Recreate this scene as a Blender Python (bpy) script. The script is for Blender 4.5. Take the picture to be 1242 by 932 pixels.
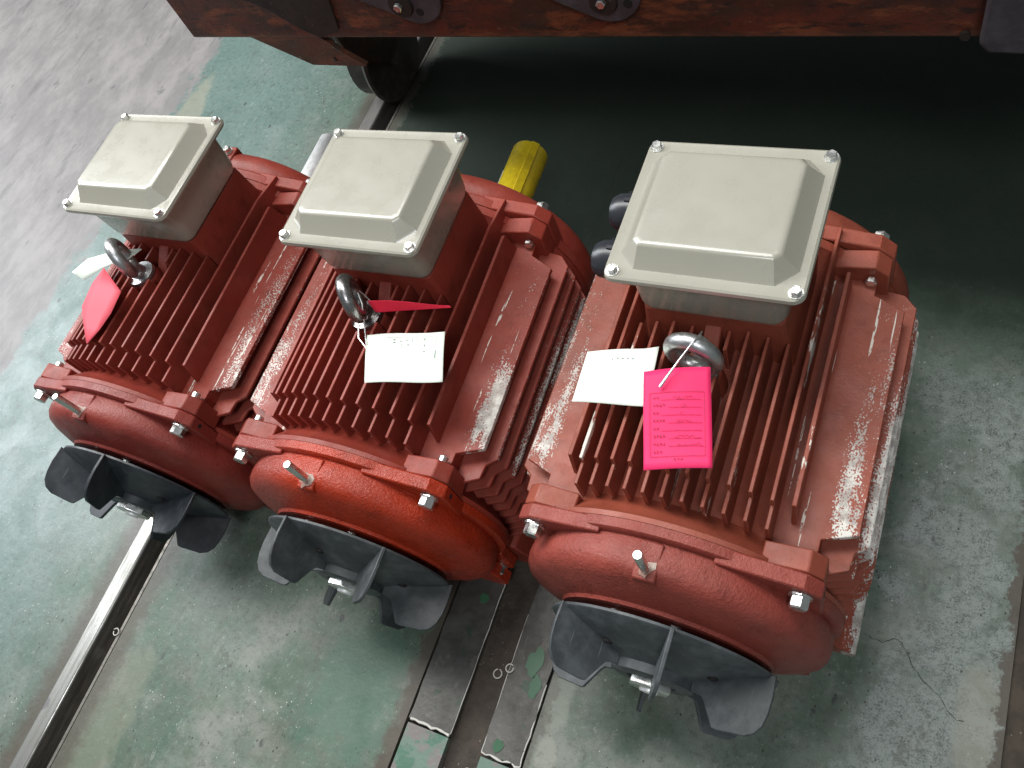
import bpy, bmesh, math, random
from mathutils import Vector, Matrix
random.seed(7)
S = 0.144                       # one build unit = 0.144 m (half the spacing of the flange bolts)
sc = bpy.context.scene
C = sc.collection
for o in list(bpy.data.objects): bpy.data.objects.remove(o)

# ------------------------------------------------------------------ camera
P = dict(f=1010.389, p=0.9771, r=0.5611, y=-0.8472, tx=1.3751, ty=-1.5158, tz=8.1575)
def v3(*a): return Vector(a)
F = v3(math.sin(P['y'])*math.cos(P['p']), math.cos(P['y'])*math.cos(P['p']), -math.sin(P['p']))
R0 = v3(math.cos(P['y']), -math.sin(P['y']), 0)
D0 = F.cross(R0)
Rt = math.cos(P['r'])*R0 + math.sin(P['r'])*D0
Dn = -math.sin(P['r'])*R0 + math.cos(P['r'])*D0
cam = bpy.data.cameras.new('camera'); co = bpy.data.objects.new('camera', cam); C.objects.link(co)
M = Matrix((( Rt.x, -Dn.x, -F.x), (Rt.y, -Dn.y, -F.y), (Rt.z, -Dn.z, -F.z))).to_4x4()
M.translation = v3(P['tx'], P['ty'], P['tz'])*S
co.matrix_world = M
cam.sensor_width = 36; cam.lens = P['f']/1242*36; cam.clip_start = .02; cam.clip_end = 100
sc.camera = co

# ------------------------------------------------------------------ light
w = bpy.data.worlds.new('World'); sc.world = w; w.use_nodes = True
bg = w.node_tree.nodes['Background']; bg.inputs[0].default_value = (.86, .95, 1.0, 1); bg.inputs[1].default_value = .19
def area(name, loc, target, sx, sy, power, col, shape='RECTANGLE'):
    l = bpy.data.lights.new(name, 'AREA'); l.shape = shape; l.size = sx; l.size_y = sy; l.energy = power; l.color = col
    o = bpy.data.objects.new(name, l); C.objects.link(o); o.location = loc
    o.rotation_euler = (Vector(target)-Vector(loc)).to_track_quat('-Z', 'Y').to_euler(); return o
roof = area('roof_light', (-2.1, 1.2, 3.7), (-2.1, 1.2, 0), 4.4, 1.2, 225, (1, .985, .96)); roof.rotation_euler = (math.radians(-12), math.radians(-14), 0)
area('window_light', (-6.2, .9, 3.4), (-1.5, .1, 0), 2.6, 2.8, 250, (.90, .95, 1.0))
area('front_fill', (1.0, -1.7, 3.8), (-.2, 0, .1), 1.0, 1.0, 50, (.95, .98, 1.0))  # added fill lamp high in front, lightens fins and end covers
sc.view_settings.view_transform = 'Standard'; sc.view_settings.look = 'None'
sc.view_settings.exposure = -0.08; sc.view_settings.gamma = 1
sc.render.engine = 'CYCLES'

# ------------------------------------------------------------------ node helpers
class NT:
    def __init__(s, name):
        s.m = bpy.data.materials.new(name); s.m.use_nodes = True; s.t = s.m.node_tree
        s.b = s.t.nodes['Principled BSDF']
        s.co = s.n('ShaderNodeTexCoord').outputs['Object']
    def n(s, typ, **k):
        x = s.t.nodes.new(typ)
        for a, b in k.items(): setattr(x, a, b)
        return x
    def l(s, a, b): s.t.links.new(a, b)
    def inp(s, sock, v):
        if isinstance(v, bpy.types.NodeSocket): s.l(v, sock)
        else: sock.default_value = v if not isinstance(v, tuple) or len(v) != 3 or sock.type != 'RGBA' else (*v, 1)
    def mapping(s, scale=(1,1,1), loc=(0,0,0), rot=(0,0,0), vec=None):
        m = s.n('ShaderNodeMapping'); s.l(vec or s.co, m.inputs[0])
        m.inputs['Location'].default_value = loc; m.inputs['Rotation'].default_value = rot; m.inputs['Scale'].default_value = scale
        return m.outputs[0]
    def noise(s, scale, detail=5, rough=.55, vec=None, dist=0.):
        x = s.n('ShaderNodeTexNoise'); s.l(vec or s.co, x.inputs['Vector']); x.inputs['Scale'].default_value = scale
        x.inputs['Detail'].default_value = detail; x.inputs['Roughness'].default_value = rough; x.inputs['Distortion'].default_value = dist
        return x.outputs['Fac']
    def voro(s, scale, vec=None, feature='F1'):
        x = s.n('ShaderNodeTexVoronoi', feature=feature); s.l(vec or s.co, x.inputs['Vector']); x.inputs['Scale'].default_value = scale
        return x.outputs['Distance']
    def ramp(s, v, a, b, lo=0., hi=1.):
        x = s.n('ShaderNodeMapRange'); x.clamp = True; x.interpolation_type = 'SMOOTHSTEP'
        s.l(v, x.inputs[0]); x.inputs[1].default_value = a; x.inputs[2].default_value = b
        x.inputs[3].default_value = lo; x.inputs[4].default_value = hi; return x.outputs[0]
    def mix(s, fac, a, b, mode='MIX'):
        x = s.n('ShaderNodeMix', data_type='RGBA', blend_type=mode); x.clamp_factor = True
        s.inp(x.inputs[0], fac); s.inp(x.inputs[6], a); s.inp(x.inputs[7], b); return x.outputs[2]
    def math(s, op, a, b=0., c=None):
        x = s.n('ShaderNodeMath', operation=op); s.inp(x.inputs[0], a); s.inp(x.inputs[1], b)
        if c is not None: s.inp(x.inputs[2], c)
        return x.outputs[0]
    def xyz(s):
        x = s.n('ShaderNodeSeparateXYZ'); s.l(s.co, x.inputs[0]); return x.outputs
    def bump(s, h, strength=.3, dist=.001, prev=None):
        x = s.n('ShaderNodeBump'); s.l(h, x.inputs['Height']); x.inputs['Strength'].default_value = strength; x.inputs['Distance'].default_value = dist
        if prev is not None: s.l(prev, x.inputs['Normal'])
        return x.outputs[0]
    def out(s, col, rough=.5, metal=0., normal=None, coat=0., spec=.5):
        s.inp(s.b.inputs['Base Color'], col); s.inp(s.b.inputs['Roughness'], rough); s.inp(s.b.inputs['Metallic'], metal)
        s.inp(s.b.inputs['Specular IOR Level'], spec)
        if coat: s.b.inputs['Coat Weight'].default_value = coat; s.b.inputs['Coat Roughness'].default_value = .15
        if normal is not None: s.l(normal, s.b.inputs['Normal'])
        return s.m

def red_paint(name, base, cast=.3, gloss=.5, wear=0., wear_x=None, streak=0., seed=0., specks=.0):
    t = NT(name); x, y, z = t.xyz()
    v = t.mapping(loc=(seed, seed*.7, 0))
    big = t.ramp(t.noise(9, 5, .6, v), .3, .72)
    c = t.mix(big, base, tuple(k*.72 for k in base))
    dust = t.ramp(t.noise(23, 6, .65, v), .5, .8, 0, .22)
    c = t.mix(dust, c, (.36, .13, .10))
    c = t.mix(t.ramp(t.noise(31, 7, .7, t.mapping(loc=(seed*2, 5, 1))), .50, .72, 0, .55), c, tuple(k*.42 for k in base))
    gn = t.n('ShaderNodeNewGeometry'); sp = t.n('ShaderNodeSeparateXYZ'); t.l(gn.outputs['Normal'], sp.inputs[0])
    up_ = t.math('MULTIPLY', t.ramp(sp.outputs[2], .80, .97), t.ramp(t.noise(50, 5, .65, v), .3, .6, .03, .13))
    c = t.mix(up_, c, (.55, .23, .19))
    fine = t.noise(420, 3, .6, v)
    # chips down to grey primer and bright dusty metal
    chip = t.ramp(t.noise(70, 8, .7, t.mapping((1, .45, 1), (seed*3, 0, 0))), .70-specks*.1, .74-specks*.1)
    c = t.mix(t.math('MULTIPLY', chip, .5+specks), c, (.23, .17, .14))
    rough = t.ramp(t.noise(35, 4, .5, v), .3, .7, gloss-.08, gloss+.1)
    if wear > 0:
        g1 = t.noise(520, 2, .5, t.mapping((1, .7, 1), (seed, 3, 1))); g2 = t.noise(150, 5, .7, t.mapping((1, .5, 1), (seed, 1, 1)))
        grain = t.math('ADD', t.math('MULTIPLY', g1, .72), t.math('MULTIPLY', g2, .28))
        patch = t.ramp(t.noise(20, 4, .65, t.mapping((1.6, .28, 1), (seed*2, 1, 0))), .38, .60, -.4, .36)
        up, dn = wear_x[0], wear_x[1]          # density rises between these two x values
        reg = t.ramp(x, up*S, dn*S, 0, wear)
        if len(wear_x) > 2: reg = t.math('MULTIPLY', reg, t.ramp(y, wear_x[2]*S, wear_x[3]*S, 1.0, .45))
        D = t.math('MULTIPLY', reg, t.math('ADD', patch, .72))
        thr = t.math('SUBTRACT', .74, t.math('MULTIPLY', D, .29))
        m = t.ramp(t.math('SUBTRACT', grain, thr), -.004, .012)
        wc = t.mix(t.ramp(t.noise(60, 5, .6, v), .35, .62), (.78, .76, .70), (.40, .36, .33))
        if len(wear_x) > 2: wc = t.mix(t.ramp(y, .5*S, 2.2*S), wc, (.42, .38, .34))
        c = t.mix(m, c, wc)
        if len(wear_x) > 2:
            l1 = t.noise(170, 2, .5, t.mapping((1, .035, 1), (seed, 0, 0), (0, 0, -.05)))
            lm = t.math('MULTIPLY', t.ramp(l1, .675, .69), t.ramp(g2, .44, .5))
            c = t.mix(t.math('MULTIPLY', lm, min(1, wear)), c, (.74, .68, .6))
    if streak > 0:
        s1 = t.noise(60, 3, .5, t.mapping((1, .10, .25), (seed*5, 0, 0)))
        s2 = t.noise(300, 3, .7, t.mapping((1, .3, 1)))
        sm = t.ramp(t.math('ADD', s1, t.math('MULTIPLY', s2, .22)), .86-streak*.1, .88-streak*.1)
        c = t.mix(sm, c, (.74, .68, .60))
    h = t.noise(260, 4, .6, v)
    n = t.bump(h, min(1, cast*1.6), .0016)
    n = t.bump(t.noise(800, 2, .5, v), min(1, cast*1.4), .0006, n)
    n = t.bump(t.noise(45, 3, .5, v), cast*.6, .004, n)
    return t.out(c, rough, 0, n, 0, .32)

RB = [( .285, .043, .028), (.305, .047, .030), (.315, .073, .042)]
MAT = {}
for i in (1, 2, 3):
    b = RB[i-1]
    MAT['fin%d' % i] = red_paint('red_fin_paint_%d' % i, b, .12, .48, 0, None, {1: 0.0, 2: .15, 3: 1.05}[i], i*1.7)
    MAT['frame%d' % i] = red_paint('red_frame_paint_%d' % i, b, .18, .46, 0, None, 0, i*2.3, specks=.15 if i == 3 else .1)
    MAT['shelf%d' % i] = red_paint('red_worn_paint_%d' % i, b, .15, .45, {1: 1.0, 2: 1.2, 3: 1.25}[i], (.98, 1.18, .7, 2.5), 0, i*3.1, .1)
    MAT['shelfl%d' % i] = red_paint('red_left_worn_paint_%d' % i, b, .15, .45, {1: .7, 2: .95, 3: 1.25}[i], (-.92, -1.22, .7, 2.5), 0, i*4.1, .1)
    MAT['edge%d' % i] = red_paint('red_edge_worn_paint_%d' % i, b, .15, .45, {1: .8, 2: 1.0, 3: 1.35}[i], ({1: 1.30, 2: 1.30, 3: 1.16}[i], 1.42), 0, i*5.1, .1)
    MAT['edgel%d' % i] = red_paint('red_left_edge_worn_paint_%d' % i, b, .15, .45, {1: .6, 2: .8, 3: 1.2}[i], (-1.28, -1.42), 0, i*6.1, .1)
MAT['shield1'] = red_paint('red_shield_paint_1', (.27, .040, .030), .35, .42, seed=1.3)
MAT['shield2'] = red_paint('red_shield_paint_2', (.47, .042, .014), .6, .28, seed=2.9)
def two_tone(m):
    nt = m.node_tree; b_ = nt.nodes['Principled BSDF']; src = b_.inputs['Base Color'].links[0].from_socket
    tc = nt.nodes.new('ShaderNodeTexCoord'); sx = nt.nodes.new('ShaderNodeSeparateXYZ'); nt.links.new(tc.outputs['Object'], sx.inputs[0])
    mr = nt.nodes.new('ShaderNodeMapRange'); mr.interpolation_type = 'SMOOTHSTEP'; nt.links.new(sx.outputs[0], mr.inputs[0])
    mr.inputs[1].default_value = -.62*S; mr.inputs[2].default_value = -.10*S
    mx = nt.nodes.new('ShaderNodeMix'); mx.data_type = 'RGBA'; nt.links.new(mr.outputs[0], mx.inputs[0])
    mx.inputs[6].default_value = (.30, .055, .040, 1); nt.links.new(src, mx.inputs[7]); nt.links.new(mx.outputs[2], b_.inputs['Base Color'])
two_tone(MAT['shield2'])
MAT['shield3'] = red_paint('red_shield_paint_3', (.30, .058, .042), .55, .42, seed=4.4, specks=.1)
MAT['dark_hole'] = NT('dark_hole').out((.012, .01, .01), .8)

def beige():
    t = NT('beige_box_paint')
    n1 = t.ramp(t.noise(14, 5, .6), .35, .7)
    c = t.mix(n1, (.372, .360, .298), (.360, .347, .286))
    c = t.mix(t.ramp(t.noise(180, 4, .6), .68, .75, 0, .35), c, (.30, .28, .23))
    sm = t.ramp(t.noise(22, 4, .6, t.mapping((1, 1, 1), (4, 2, 1))), .62, .78, 0, .12)
    c = t.mix(sm, c, (.60, .63, .66))
    return t.out(c, t.ramp(t.noise(30, 4), .3, .7, .24, .36), 0, t.bump(t.noise(300, 2), .03, .0006), coat=.6)
MAT['beige'] = beige()
def metal(name, col, rough, dirt=.3, bump=.1, sc_=60):
    t = NT(name)
    d = t.ramp(t.noise(sc_, 5, .65), .45, .75, 0, dirt)
    return t.out(t.mix(d, col, tuple(k*.35 for k in col)), t.ramp(t.noise(sc_*2, 4), .3, .7, rough-.08, rough+.12), .95, t.bump(t.noise(400, 3), bump, .0006))
MAT['zinc'] = metal('zinc_plated_steel', (.78, .78, .75), .28, .5)
MAT['galv'] = metal('galvanised_eye', (.55, .56, .56), .38, .5, .3, 90)
MAT['darksteel'] = metal('tarnished_eye', (.36, .35, .35), .3, .6, .3, 90)
MAT['chrome'] = metal('bare_turned_shaft', (.92, .92, .92), .5, .15); MAT['chrome'].node_tree.nodes['Principled BSDF'].inputs['Metallic'].default_value = .55
MAT['wire'] = metal('tie_wire', (.8, .8, .78), .3, .2)
def plastic(name, col, dust, rough=.5):
    t = NT(name)
    d = t.ramp(t.noise(30, 6, .65), .38, .75, 0, 1)
    f = t.noise(500, 3, .7)
    c = t.mix(d, col, dust); c = t.mix(t.ramp(f, .6, .75, 0, .4), c, tuple(k*1.5 for k in dust))
    s = t.ramp(t.noise(260, 2, .5, t.mapping((1, .05, 1), rot=(0, 0, .6))), .72, .76, 0, .5)
    c = t.mix(s, c, (.25, .27, .28))
    return t.out(c, t.ramp(t.noise(50, 4), .3, .7, rough-.08, rough+.1), 0, t.bump(f, .15, .0008))
MAT['fan1'] = plastic('black_fan_plastic', (.022, .026, .032), (.055, .062, .07), .42)
MAT['fan2'] = plastic('grey_fan_plastic', (.040, .046, .049), (.095, .103, .108))
MAT['fan3'] = plastic('grey_fan_plastic_dusty', (.046, .054, .058), (.105, .117, .124))
MAT['gland'] = NT('black_gland_nylon').out((.028, .03, .036), .3)
def yellow():
    t = NT('yellow_sleeve_plastic')
    c = t.mix(t.ramp(t.noise(26, 5, .65), .35, .7), (.85, .64, .02), (.55, .41, .02))
    return t.out(c, .35, 0, t.bump(t.noise(80, 3), .1, .001))
MAT['yellow'] = yellow()
def paper(name, col, spec=.3):
    t = NT(name)
    c = t.mix(t.ramp(t.noise(20, 4), .3, .7), col, tuple(k*.93 for k in col))
    return t.out(c, .6, 0, t.bump(t.noise(16, 3), .35, .003), 0, spec)
MAT['pink'] = paper('pink_card', (.95, .035, .16)); MAT['white'] = paper('white_card', (.90, .96, .86))
MAT['redpink'] = paper('red_pink_card', (.92, .03, .07))
MAT['ink'] = NT('faded_ink').out((.42, .01, .07), .7)
MAT['inkg'] = NT('grey_ink').out((.25, .30, .27), .7)
def rust(name='rusty_cart_steel', k_=.95):
    t = NT(name)
    def K(*c): return tuple(q*k_ for q in c)
    v = t.mapping((.6, 1, 1)); x, y, z = t.xyz()
    a = t.ramp(t.noise(11, 7, .68, v), .40, .58)
    c = t.mix(a, K(.15, .032, .016), K(.062, .024, .016))
    c = t.mix(t.ramp(t.noise(26, 7, .72, t.mapping((.35, 1, 1), (2, 1, 0))), .50, .62, 0, .85), c, K(.26, .075, .030))
    c = t.mix(t.ramp(t.noise(42, 8, .75, t.mapping((.35, 1, 1.5), (7, 1, 0))), .54, .60, 0, .85), c, K(.022, .016, .014))
    c = t.mix(t.ramp(t.noise(8, 5, .6, t.mapping((.6, 1, 1), (1, 1, 3))), .55, .66, 0, .7), c, K(.045, .032, .026))
    c = t.mix(t.ramp(t.noise(130, 6, .75, t.mapping((.25, 1, 1.2))), .62, .67, 0, .8), c, K(.26, .22, .16))
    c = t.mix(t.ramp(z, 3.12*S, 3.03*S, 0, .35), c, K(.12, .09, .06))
    return t.out(c, .5, .1, t.bump(t.noise(60, 7, .7), .5, .004))
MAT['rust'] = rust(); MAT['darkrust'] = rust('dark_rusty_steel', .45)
MAT['blackrust'] = plastic('greasy_black_steel', (.018, .012, .010), (.035, .022, .018), .6)
MAT['greyplate'] = plastic('oxidised_grey_plate', (.052, .044, .052), (.10, .09, .10), .45)
MAT['wheel'] = plastic('worn_cart_wheel', (.045, .038, .034), (.10, .09, .075), .45)

def floor_mat():
    t = NT('painted_workshop_floor'); x, y, z = t.xyz()
    n1 = t.noise(3.2, 6, .62, dist=.3); n2 = t.noise(11, 6, .65, dist=.4); n3 = t.noise(42, 6, .7); n4 = t.noise(230, 4, .7)
    grn = t.mix(t.ramp(n1, .35, .62), (.070, .122, .086), (.150, .190, .155))
    grn = t.mix(t.ramp(n2, .48, .68, 0, .7), grn, (.070, .145, .090))
    grn = t.mix(t.ramp(t.noise(7, 6, .65, t.mapping(loc=(9, 2, 0))), .5, .66, 0, .55), grn, (.16, .15, .125))
    grn = t.mix(t.ramp(n3, .35, .7, .0, .5), grn, (.105, .115, .092))
    grn = t.mix(t.ramp(t.noise(5, 7, .65, t.mapping(loc=(1, 7, 0))), .52, .64, 0, .65), grn, (.060, .105, .066))
    grn = t.mix(t.ramp(t.noise(6.5, 6, .6, t.mapping(loc=(3, 8, 0))), .5, .68, 0, .8), grn, (.235, .245, .215))
    # teal tint near the concrete border and under the cart
    teal = t.ramp(x, -6.2*S, -9.0*S)
    grn = t.mix(t.math('MULTIPLY', teal, .75), grn, (.105, .175, .165))
    # worn grey patch with pitted aggregate on the right
    wx = t.math('ADD', x, t.math('MULTIPLY', t.math('SUBTRACT', n2, .5), .22))
    wear = t.math('MULTIPLY', t.ramp(wx, 1.42*S, 1.75*S), t.ramp(y, 4.2*S, 2.7*S))
    pit = t.ramp(t.math('ADD', t.math('MULTIPLY', t.noise(420, 3, .8), .5), t.math('MULTIPLY', t.noise(60, 8, .82), .55)), .40, .56)
    conc = t.mix(pit, (.040, .052, .047), (.27, .31, .29))
    grn = t.mix(t.math('MULTIPLY', wear, t.ramp(n2, .38, .56, .15, .95)), grn, conc)
    # small dark pits, pale scuffs, fine scratches
    pv = t.voro(34, t.mapping((1, .6, 1)))
    grn = t.mix(t.math('MULTIPLY', t.ramp(pv, .17, .10), t.ramp(t.noise(9, 2), .5, .6)), grn, (.05, .06, .055))
    grn = t.mix(t.ramp(t.noise(75, 7, .75, t.mapping((1, .45, 1), (1, 3, 0))), .60, .66, 0, .5), grn, (.30, .33, .30))
    for r_, sd in ((.5, 1), (-1.1, 4), (1.6, 9)):
        sv = t.noise(150, 2, .5, t.mapping((1, .02, 1), (sd, sd, 0), (0, 0, r_)))
        grn = t.mix(t.math('MULTIPLY', t.ramp(sv, .74, .77, 0, .5), t.ramp(n2, .5, .6)), grn, (.36, .38, .35))
    grn = t.mix(t.ramp(n4, .60, .74, 0, .5), grn, (.06, .08, .07))
    grn = t.mix(t.ramp(t.noise(190, 5, .75, t.mapping(loc=(5, 5, 0))), .60, .68, 0, .5), grn, (.34, .38, .34))
    grn = t.mix(t.ramp(t.noise(24, 8, .8, t.mapping((1, .6, 1), (8, 1, 0), (0, 0, .5))), .57, .63, 0, .5), grn, (.075, .075, .06))
    m8 = t.noise(90, 8, .8, t.mapping(loc=(2, 2, 0)))
    grn = t.mix(t.ramp(m8, .53, .60, 0, .55), grn, (.065, .080, .066)); grn = t.mix(t.ramp(m8, .44, .38, 0, .4), grn, (.27, .31, .27))
    pv2 = t.voro(95, t.mapping((1, .75, 1), (3, 3, 0)))
    grn = t.mix(t.math('MULTIPLY', t.ramp(pv2, .16, .09), t.ramp(t.noise(16, 3), .48, .56)), grn, (.035, .038, .034))
    sp2 = t.voro(120, t.mapping((1, .8, 1), (6, 1, 0)))
    grn = t.mix(t.math('MULTIPLY', t.ramp(sp2, .13, .08), t.ramp(t.noise(12, 3, vec=t.mapping(loc=(4, 1, 0))), .52, .6)), grn, (.50, .52, .48))
    # beige filler patches
    def blob(cx, cy, rx, ry, col, g, k=.8):
        dx = t.math('DIVIDE', t.math('SUBTRACT', x, cx*S), rx*S); dy = t.math('DIVIDE', t.math('SUBTRACT', y, cy*S), ry*S)
        d = t.math('ADD', t.math('MULTIPLY', dx, dx), t.math('MULTIPLY', dy, dy))
        d = t.math('ADD', d, t.math('ADD', t.math('MULTIPLY', t.math('SUBTRACT', n3, .5), 2.2), t.math('MULTIPLY', t.math('SUBTRACT', n2, .5), 3.0)))
        return t.mix(t.math('MULTIPLY', t.ramp(d, 1.5, .55, 0, k), t.ramp(n4, .2, .6, .7, 1)), g, col)
    grn = blob(2.40, -.02, .20, .42, (.32, .325, .27), grn, .6)
    grn = blob(-1.02, -1.0, .13, .30, (.28, .30, .25), grn, .5)
    grn = blob(-1.0, -1.52, .10, .16, (.33, .34, .28), grn, .5)
    grn = blob(-5.9, -2.9, .30, .9, (.22, .23, .17), grn, .45)
    grn = blob(-3.1, -1.6, .5, .7, (.075, .15, .105), grn, .6)
    grn = blob(-10.6, 5.6, .28, 1.2, (.30, .29, .22), grn, .6)
    # shade of the cart painted dark into the floor behind the motors
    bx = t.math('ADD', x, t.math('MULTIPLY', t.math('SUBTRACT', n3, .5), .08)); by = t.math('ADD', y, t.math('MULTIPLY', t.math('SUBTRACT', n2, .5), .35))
    cart_shade = t.math('MULTIPLY', t.ramp(bx, -6.25*S, -6.1*S), t.math('MULTIPLY', t.ramp(by, 2.3*S, 4.5*S), t.ramp(y, 9.2*S, 8.2*S, .4, 1)))
    grn = t.mix(t.math('MULTIPLY', cart_shade, .93), grn, (.016, .028, .017))
    # bare concrete walkway on the far left
    ex = t.math('ADD', x, t.math('ADD', t.math('MULTIPLY', t.math('SUBTRACT', n2, .5), .14), t.math('MULTIPLY', t.math('SUBTRACT', n3, .5), .10)))
    cm = t.ramp(ex, -10.85*S, -11.1*S)
    st = t.noise(9, 8, .74, t.mapping((1.3, .7, 1), rot=(0, 0, .35)))
    cc = t.mix(t.ramp(st, .38, .66), (.17, .158, .158), (.25, .235, .23))
    cc = t.mix(t.ramp(t.noise(22, 6, .7, t.mapping((1, .22, 1), (2, 0, 0), (0, 0, .9))), .55, .68, 0, .6), cc, (.10, .098, .10))
    cc = t.mix(t.ramp(t.noise(26, 6, .7, t.mapping((1, .5, 1), (5, 0, 0))), .6, .68, 0, .7), cc, (.075, .075, .08))
    cc = t.mix(t.ramp(n4, .6, .8, 0, .35), cc, (.09, .09, .09))
    col = t.mix(cm, grn, cc)
    # brown dirt beside rail and plates
    def dirt(cx, wd, k):
        d = t.math('ABSOLUTE', t.math('SUBTRACT', x, cx*S))
        return t.math('MULTIPLY', t.ramp(t.math('ADD', d, t.math('MULTIPLY', t.math('SUBTRACT', n3, .5), .07)), wd*S, .04*S), k)
    for cx, wd, k in ((-6.9, .30, .8), (-6.28, .28, .75), (-2.5, .17, .9), (-1.14, .08, .5), (2.60, .09, .9)):
        col = t.mix(t.math('MULTIPLY', dirt(cx, wd, k), t.math('SUBTRACT', 1.0, cart_shade)), col, (.085, .068, .052))
    rough = t.ramp(n2, .3, .7, .30, .48)
    rough = t.mix(cm, rough, (.5, .5, .5)); rough = t.mix(cart_shade, rough, (.8, .8, .8))
    hh = t.math('ADD', t.math('MULTIPLY', n3, .6), t.math('MULTIPLY', n4, .25))
    n = t.bump(hh, .22, .003); n = t.bump(n1, .15, .01, n)
    return t.out(col, rough, 0, n)
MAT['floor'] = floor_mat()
def plate_mat():
    t = NT('worn_floor_steel'); 
    c = t.mix(t.ramp(t.noise(12, 7, .68), .35, .65), (.060, .056, .050), (.115, .112, .105))
    c = t.mix(t.ramp(t.noise(60, 6, .7, t.mapping((1, .5, 1))), .58, .66, 0, .6), c, (.16, .15, .13))
    c = t.mix(t.ramp(t.noise(24, 5, .6, t.mapping(loc=(4, 4, 0))), .6, .66, 0, .7), c, (.05, .085, .062))
    x, y, z = t.xyz()
    c = t.mix(t.ramp(y, 2.6*S, 4.6*S, 0, .93), c, (.012, .013, .011))  # shade near the cart mixed into the plate colour, darker rearward
    return t.out(c, t.ramp(t.noise(40, 5), .3, .7, .36, .55), .35, t.bump(t.noise(90, 6, .7), .3, .002))
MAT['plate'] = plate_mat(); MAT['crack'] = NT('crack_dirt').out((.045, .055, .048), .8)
def dirt_mat(name, a, b, chips=.6):
    t = NT(name)
    c = t.mix(t.ramp(t.noise(30, 7, .7), .35, .65), a, b)
    c = t.mix(t.math('MULTIPLY', t.ramp(t.voro(150), .20, .10), t.ramp(t.noise(40, 3), .52, .6, 0, chips)), c, (.45, .42, .36))
    x, y, z = t.xyz()
    c = t.mix(t.ramp(y, 2.6*S, 4.6*S, 0, .9), c, (.012, .010, .008))  # cart's shade put into the dirt colour towards the back
    return t.out(c, .7, 0, t.bump(t.noise(170, 6, .7), .8, .003))
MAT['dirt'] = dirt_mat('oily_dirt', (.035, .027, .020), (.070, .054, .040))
MAT['gutter'] = dirt_mat('gutter_dirt', (.09, .07, .05), (.05, .04, .03))
def rail_mat():
    t = NT('polished_rail_steel')
    s = t.noise(120, 6, .7, t.mapping((1, .08, 1)))
    c = t.mix(t.ramp(s, .35, .65), (.52, .51, .48), (.24, .235, .215))
    c = t.mix(t.ramp(t.noise(20, 4, .6, t.mapping((1, .5, 1))), .62, .68, 0, .7), c, (.22, .21, .22))
    x, y, z = t.xyz()
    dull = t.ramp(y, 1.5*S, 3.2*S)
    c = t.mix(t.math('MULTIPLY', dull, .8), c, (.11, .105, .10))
    return t.out(c, t.mix(dull, t.ramp(s, .3, .7, .25, .45), (.65, .65, .65)), t.math('SUBTRACT', .85, t.math('MULTIPLY', dull, .5)), t.bump(s, .15, .001))
MAT['rail'] = rail_mat()
MAT['railside'] = metal('rail_side_steel', (.20, .185, .165), .5, .6)
def ground_patch():
    t = NT('mottled_old_paint')
    c = t.mix(t.ramp(t.noise(20, 5, .6), .45, .55), (.13, .20, .16), (.19, .17, .165))
    c = t.mix(t.ramp(t.noise(26, 5, .6, t.mapping(loc=(3, 1, 0))), .55, .62), c, (.07, .16, .11))
    return t.out(c, .4, 0, t.bump(t.noise(60, 5), .4, .002))
MAT['mottled'] = ground_patch()
MAT['greenchip'] = NT('green_paint_remnant').out((.045, .13, .07), .3)
MAT['wornmetal'] = dirt_mat('chipped_primer', (.55, .50, .44), (.34, .19, .15))
MAT['white_edge'] = NT('bright_scraped_edge').out((.62, .60, .55), .5)

# ------------------------------------------------------------------ mesh helpers (build units)
def new_obj(name, bm, mat, parent=None, loc=None, smooth=0, bevel=0, seg=2):
    bmesh.ops.scale(bm, vec=(S, S, S), verts=bm.verts)
    bmesh.ops.recalc_face_normals(bm, faces=bm.faces)
    me = bpy.data.meshes.new(name); bm.to_mesh(me); bm.free()
    o = bpy.data.objects.new(name, me); C.objects.link(o)
    for m in (mat if isinstance(mat, (list, tuple)) else [mat]): me.materials.append(m)
    if parent: o.parent = parent
    if loc: o.location = Vector(loc)*S
    if smooth:
        for p in me.polygons: p.use_smooth = True
        me.set_sharp_from_angle(angle=math.radians(smooth))
    if bevel:
        b = o.modifiers.new('bevel', 'BEVEL'); b.width = bevel*S; b.segments = seg; b.limit_method = 'ANGLE'; b.angle_limit = math.radians(35)
        b.harden_normals = False
        for p in me.polygons: p.use_smooth = True
        me.set_sharp_from_angle(angle=math.radians(30))
    return o
def box(bm, x0, x1, y0, y1, z0, z1, mi=0):
    r = bmesh.ops.create_cube(bm, size=1)['verts']
    for v in r: v.co = Vector(((x0+x1)/2+v.co.x*(x1-x0), (y0+y1)/2+v.co.y*(y1-y0), (z0+z1)/2+v.co.z*(z1-z0)))
    return r
def prism(bm, pts, axis, a, b):
    """polygon pts (u,v) extruded on axis from a to b. axis 0: (y,z); 1: (x,z); 2: (x,y)"""
    def mk(u, v, w): return (w, u, v) if axis == 0 else ((u, w, v) if axis == 1 else (u, v, w))
    A = [bm.verts.new(mk(u, v, a)) for u, v in pts]; B = [bm.verts.new(mk(u, v, b)) for u, v in pts]
    n = len(pts); bm.faces.new(A); bm.faces.new(B[::-1])
    for i in range(n): bm.faces.new((A[i], A[(i+1) % n], B[(i+1) % n], B[i]))
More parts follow.
